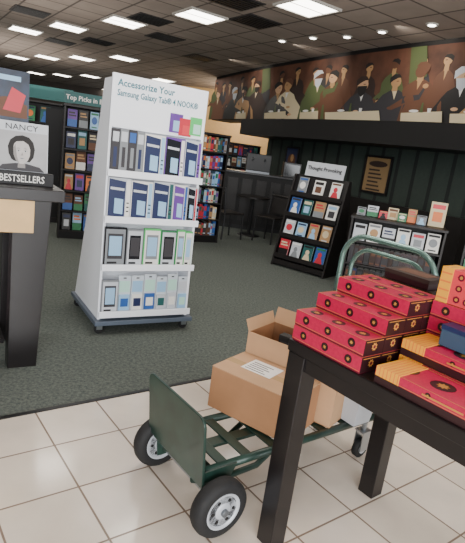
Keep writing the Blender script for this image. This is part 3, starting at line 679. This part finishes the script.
for j,(x,y,z,l,w_,h_) in enumerate([(.45,-.02,0,.24,.17,.06),(.46,-.03,.061,.22,.16,.055),(.45,-.02,.117,.24,.16,.055),(.46,-.02,.173,.23,.15,.05),(.46,-.03,.224,.2,.14,.04)]):
    q_=Tt@Vector((x,y,TZ+.0005+z)); e=empty('dark_box',q_.x,q_.y,q_.z,AT,'dark brown gift box, %s of the pile at the far table corner'%['bottom','second','third','fourth','top'][j],'gift box','dark gift boxes at the far corner')
    b=MB(); b.box(0,w_,-l,0,0,h_*.6,M['brown']); b.build('box_base',e,.001)
    b=MB(); b.box(-.001,w_+.001,-l-.001,.001,h_*.6,h_-.001,M['dbrn']); b.box(.03,w_-.03,-l+.03,-.03,h_-.001,h_-.0002,M['brn']); b.build('lid',e)

# ------------------------------------------------------------ hand truck
AH=math.radians(38); hc=(P(147,464)+P(225,531))/2
Hm=TM(hc.x,hc.y,0,AH)
e=empty('hand_truck',0,0,0,0,'dark green convertible hand truck laid flat as a four-wheel cart','hand truck'); e.matrix_world=Hm
WR=.125
for sy in (-1,1):
    T=TM(0,sy*.255,WR)
    b=MB(); pr=[(-.03,.075),(-.036,.085),(-.036,.105),(-.028,.119),(-.012,.125),(.012,.125),(.028,.119),(.036,.105),(.036,.085),(.03,.075)]
    b.lathe(pr,M['rubber'],40,'y',T); t=b.build('wheel',e,smooth=True)
    b=MB(); b.lathe([(-.037,.02),(-.034,.03),(-.030,.036),(-.030,.066),(-.036,.073),(-.036,.079),(.036,.079),(.036,.073),(.030,.066),(.030,.036),(.034,.03),(.037,.02)],M['rim'],36,'y',T)
    b.build('rim',t)
    b=MB(); b.lathe([(-.05,.010),(-.048,.016),(.048,.016),(.05,.010)],M['hub'],20,'y',T); b.build('hub',t)
    for q in range(6):
        a=q*math.pi/3
        b=MB(); b.lathe([(-.0315,.008),(.0315,.008)],M['blackm'],10,'y',T@Matrix.Translation((.05*math.cos(a),0,.05*math.sin(a)))); b.build('rim_hole',t)
b=MB(); b.tube([(0,-.26,WR),(0,.26,WR)],.012,M['steel'],12); b.build('axle',e)
DZ=.235
for sy in (-1,1):
    y=sy*.165
    b=MB(); b.tube([(-.03,y,DZ),(.5,y,DZ),(1.08,y,DZ)],.019,M['cgreen'],12); b.build('side_rail',e,smooth=True)
    b=MB(); b.prism([(-.06,DZ+.015),(.12,DZ+.015),(.04,WR-.03),(-.04,WR-.03)],y+sy*.02,y+sy*.027,M['cgreen'],'y'); b.build('axle_bracket',e)
for x in (.07,.20,.36,.52,.68,.84,1.02):
    b=MB(); b.box(x-.025,x+.025,-.165,.165,DZ+.004,DZ+.012,M['cgreen']); b.build('cross_slat',e,.002)
b=MB(); b.box(-.03,1.06,-.03,.03,DZ-.012,DZ+.003,M['cgreen']); b.build('centre_rail',e,.002)
def rr_poly(w0,w1,z0,z1,rc):
    pts=[(w0,z0),(w1,z0)]
    for i in range(7):
        a=math.pi/2*i/6; pts.append((w1-rc+rc*math.cos(a),z1-rc+rc*math.sin(a)))
    for i in range(7):
        a=math.pi/2+math.pi/2*i/6; pts.append((w0+rc+rc*math.cos(a),z1-rc+rc*math.sin(a)))
    return pts
Tp=Matrix.Translation((-.06,0,.2))@Matrix.Rotation(-.10,4,'Y')
b=MB(); b.prism(rr_poly(-.215,.245,0,.31,.04),-.006,.006,M['cgreen'],'x',Tp); b.box(-.005,.11,-.20,.20,-.006,.006,M['cgreen'],Matrix.Translation((-.06,0,.2))); b.build('toe_plate',e,.003)
for sy in (-1,1):
    y=sy*.12
    b=MB(); b.tube([(-.05,y,.175),(.08,y,.13),(.3,y,.14),(.42,y,DZ-.015)],.014,M['cgreen'],10); b.build('stair_glide',e,smooth=True)
for sy in (-1,1):
    T=TM(1.02,sy*.15,.055)
    b=MB(); b.lathe([(-.016,.03),(-.018,.045),(-.012,.055),(.012,.055),(.018,.045),(.016,.03)],M['rubber'],28,'y',T); c=b.build('caster',e,smooth=True)
    b=MB(); b.lathe([(-.02,.028),(.02,.028)],M['lgrey'],20,'y',T); b.build('rim',c)
    b=MB(); b.box(-.03,.03,-.026,-.021,-.01,.10,M['steel'],T); b.box(-.03,.03,.021,.026,-.01,.10,M['steel'],T); b.box(-.035,.035,-.03,.03,.10,.107,M['steel'],T)
    b.lathe([(.107,.015),(.165,.015)],M['steel'],12,'z',T); b.build('fork',c)
def loop(x,yy,z0,z1,r,m,nm,rc=.15):
    pts=[(x,-yy,z0)]
    for i in range(9):
        a=math.pi/2*i/8; pts.append((x,-yy+rc-rc*math.cos(a),z1-rc+rc*math.sin(a)))
    for i in range(9):
        a=math.pi/2*i/8; pts.append((x,yy-rc+rc*math.sin(a),z1-rc+rc*math.cos(a)))
    pts.append((x,yy,z0))
    b=MB(); b.tube(pts,r,m,12); return b.build(nm,e,smooth=True)
loop(1.12,.30,DZ,1.15,.015,M['chrome'],'handle'); loop(1.14,.24,.5,1.08,.012,M['chrome'],'inner_handle',.12)
b=MB(); b.tube([(1.12,-.30,.6),(1.12,.30,.6)],.01,M['chrome'],10); b.build('handle_cross_bar',e)
for sy in (-1,1):
    b=MB(); b.tube([(1.08,sy*.165,DZ),(1.12,sy*.22,DZ),(1.12,sy*.30,DZ)],.014,M['cgreen'],10); b.build('handle_socket',e)
# cartons resting on the deck slats
zb=DZ+.0195; AB=math.radians(-34)
Tb=Hm@Matrix.Translation((.26,.255,zb))@Matrix.Rotation(AB-AH,4,'Z')
ix,iy,ih=.46,.28,.215
e=empty('cardboard_box',0,0,0,0,'taped brown carton with a white shipping label, nearer one on the hand truck','cardboard box'); e.matrix_world=Tb
b=MB(); b.box(0,ix,0,iy,0,ih,M['card']); b.build('carton_body',e,.003)
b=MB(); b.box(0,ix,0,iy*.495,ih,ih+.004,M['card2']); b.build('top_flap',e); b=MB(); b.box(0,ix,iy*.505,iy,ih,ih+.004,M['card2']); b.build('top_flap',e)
b=MB(); b.box(-.0012,ix+.0012,iy/2-.024,iy/2+.024,ih+.004,ih+.005,M['tape']); b.box(-.0016,-.0012,iy/2-.024,iy/2+.024,ih-.06,ih+.004,M['tape']); b.build('tape',e)
b=MB(); b.box(.10,.27,.10,.24,ih+.0052,ih+.0062,M['label']); lb=b.build('shipping_label',e)
b=MB()
for q in range(5): b.box(.115,.23-.02*(q%2),.115+q*.022,.121+q*.022,ih+.0063,ih+.0068,M['ink'])
b.build('printed_lines',lb)
lx,ly,hz,t=.54,.27,.335,.005
T2=Tb@TM(.0,iy+.010,0)
e=empty('cardboard_box',0,0,0,0,'taller open carton with raised flaps behind the labelled carton','cardboard box'); e.matrix_world=T2
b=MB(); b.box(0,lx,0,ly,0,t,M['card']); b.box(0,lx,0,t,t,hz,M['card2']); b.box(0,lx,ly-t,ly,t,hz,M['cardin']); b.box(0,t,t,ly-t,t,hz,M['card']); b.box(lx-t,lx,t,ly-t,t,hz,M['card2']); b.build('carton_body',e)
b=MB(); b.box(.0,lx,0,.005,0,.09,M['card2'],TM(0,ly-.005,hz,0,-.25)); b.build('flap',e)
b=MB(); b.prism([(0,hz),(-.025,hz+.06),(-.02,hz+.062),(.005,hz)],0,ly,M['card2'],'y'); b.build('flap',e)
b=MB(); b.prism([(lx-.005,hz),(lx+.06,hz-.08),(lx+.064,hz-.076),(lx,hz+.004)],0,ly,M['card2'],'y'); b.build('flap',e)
o=MB().box(.0,.13,.0,.05,0,.36,M['blackm']).box(.01,.12,-.001,0,.02,.33,M['dgrey']).build('black_package',bevel=.004); o.matrix_world=T2@TM(.17,.03,.006); tag(o,'slim black package standing inside the open carton','package')
# pale item near the caster end
q_=Hm@Vector((.90,-.14,zb)); e=empty('storage_bin',q_.x,q_.y,q_.z,AH,'pale grey plastic bin at the caster end of the hand truck','bin')
b=MB(); b.raw([(-.06,-.07,0),(.06,-.07,0),(.06,.07,0),(-.06,.07,0),(-.075,-.085,.17),(.075,-.085,.17),(.075,.085,.17),(-.075,.085,.17)],[(0,3,2,1),(0,1,5,4),(1,2,6,5),(2,3,7,6),(3,0,4,7)],M['lgrey']); b.build('bin_body',e)
b=MB(); b.box(-.08,.08,-.09,.09,.165,.178,M['offw']); b.build('lid',e,.003)

# ------------------------------------------------------------ lights
def area(x,y,z,sx,sy,e,rot,col=(1,1,1)):
    l=bpy.data.lights.new('area_light','AREA'); l.shape='RECTANGLE'; l.size=sx; l.size_y=sy; l.energy=e; l.color=col
    o=bpy.data.objects.new('area_light',l); C.objects.link(o); o.location=(x,y,z); o.rotation_euler=rot; return o
area(1.5,-3.5,1.9,7,2.6,680,(math.radians(82),0,math.radians(8)),(.97,.985,1))
for x,y,en in ((0,3.6,50),(-4,9,55),(-2,14,20),(-8,15,55),(3,4,10),(-4,3,75),(-1,8,15)):  # extra lamps added under the ceiling for general illumination, without own fixtures
    area(x,y,CH-.06,1.6,1.6,en,(0,0,0),(1,.95,.88))
for x,y,en in ((-4,8,48),(-7,14,70),(0,5.5,15)):  # added upward lamps floating in mid-air to brighten the ceiling; no such fixtures
    area(x,y,2.15,3.5,3.5,en,(math.pi,0,0),(1,.92,.84))
l=bpy.data.lights.new('passage_light','POINT'); l.energy=150; l.color=(1,.82,.6); l.shadow_soft_size=.3
o=bpy.data.objects.new('passage_light',l); C.objects.link(o); o.location=(-.4,16.2,3.0)
for X in (0.,1.2,2.4,3.4):
    q=MC(X,-1.0); d=MC(X,0)-q
    l=bpy.data.lights.new('mural_spot','SPOT'); l.energy=48; l.spot_size=math.radians(70); l.spot_blend=.8; l.color=(1,.9,.78)
    o=bpy.data.objects.new('mural_spot',l); C.objects.link(o); o.location=(q.x,q.y,CH-.05)
    o.rotation_euler=Vector((d.x,d.y,-.3)).to_track_quat('-Z','Y').to_euler()
w=bpy.data.worlds.new('world'); bpy.context.scene.world=w; w.use_nodes=True
w.node_tree.nodes['Background'].inputs[0].default_value=(.9,.95,1,1); w.node_tree.nodes['Background'].inputs[1].default_value=.75
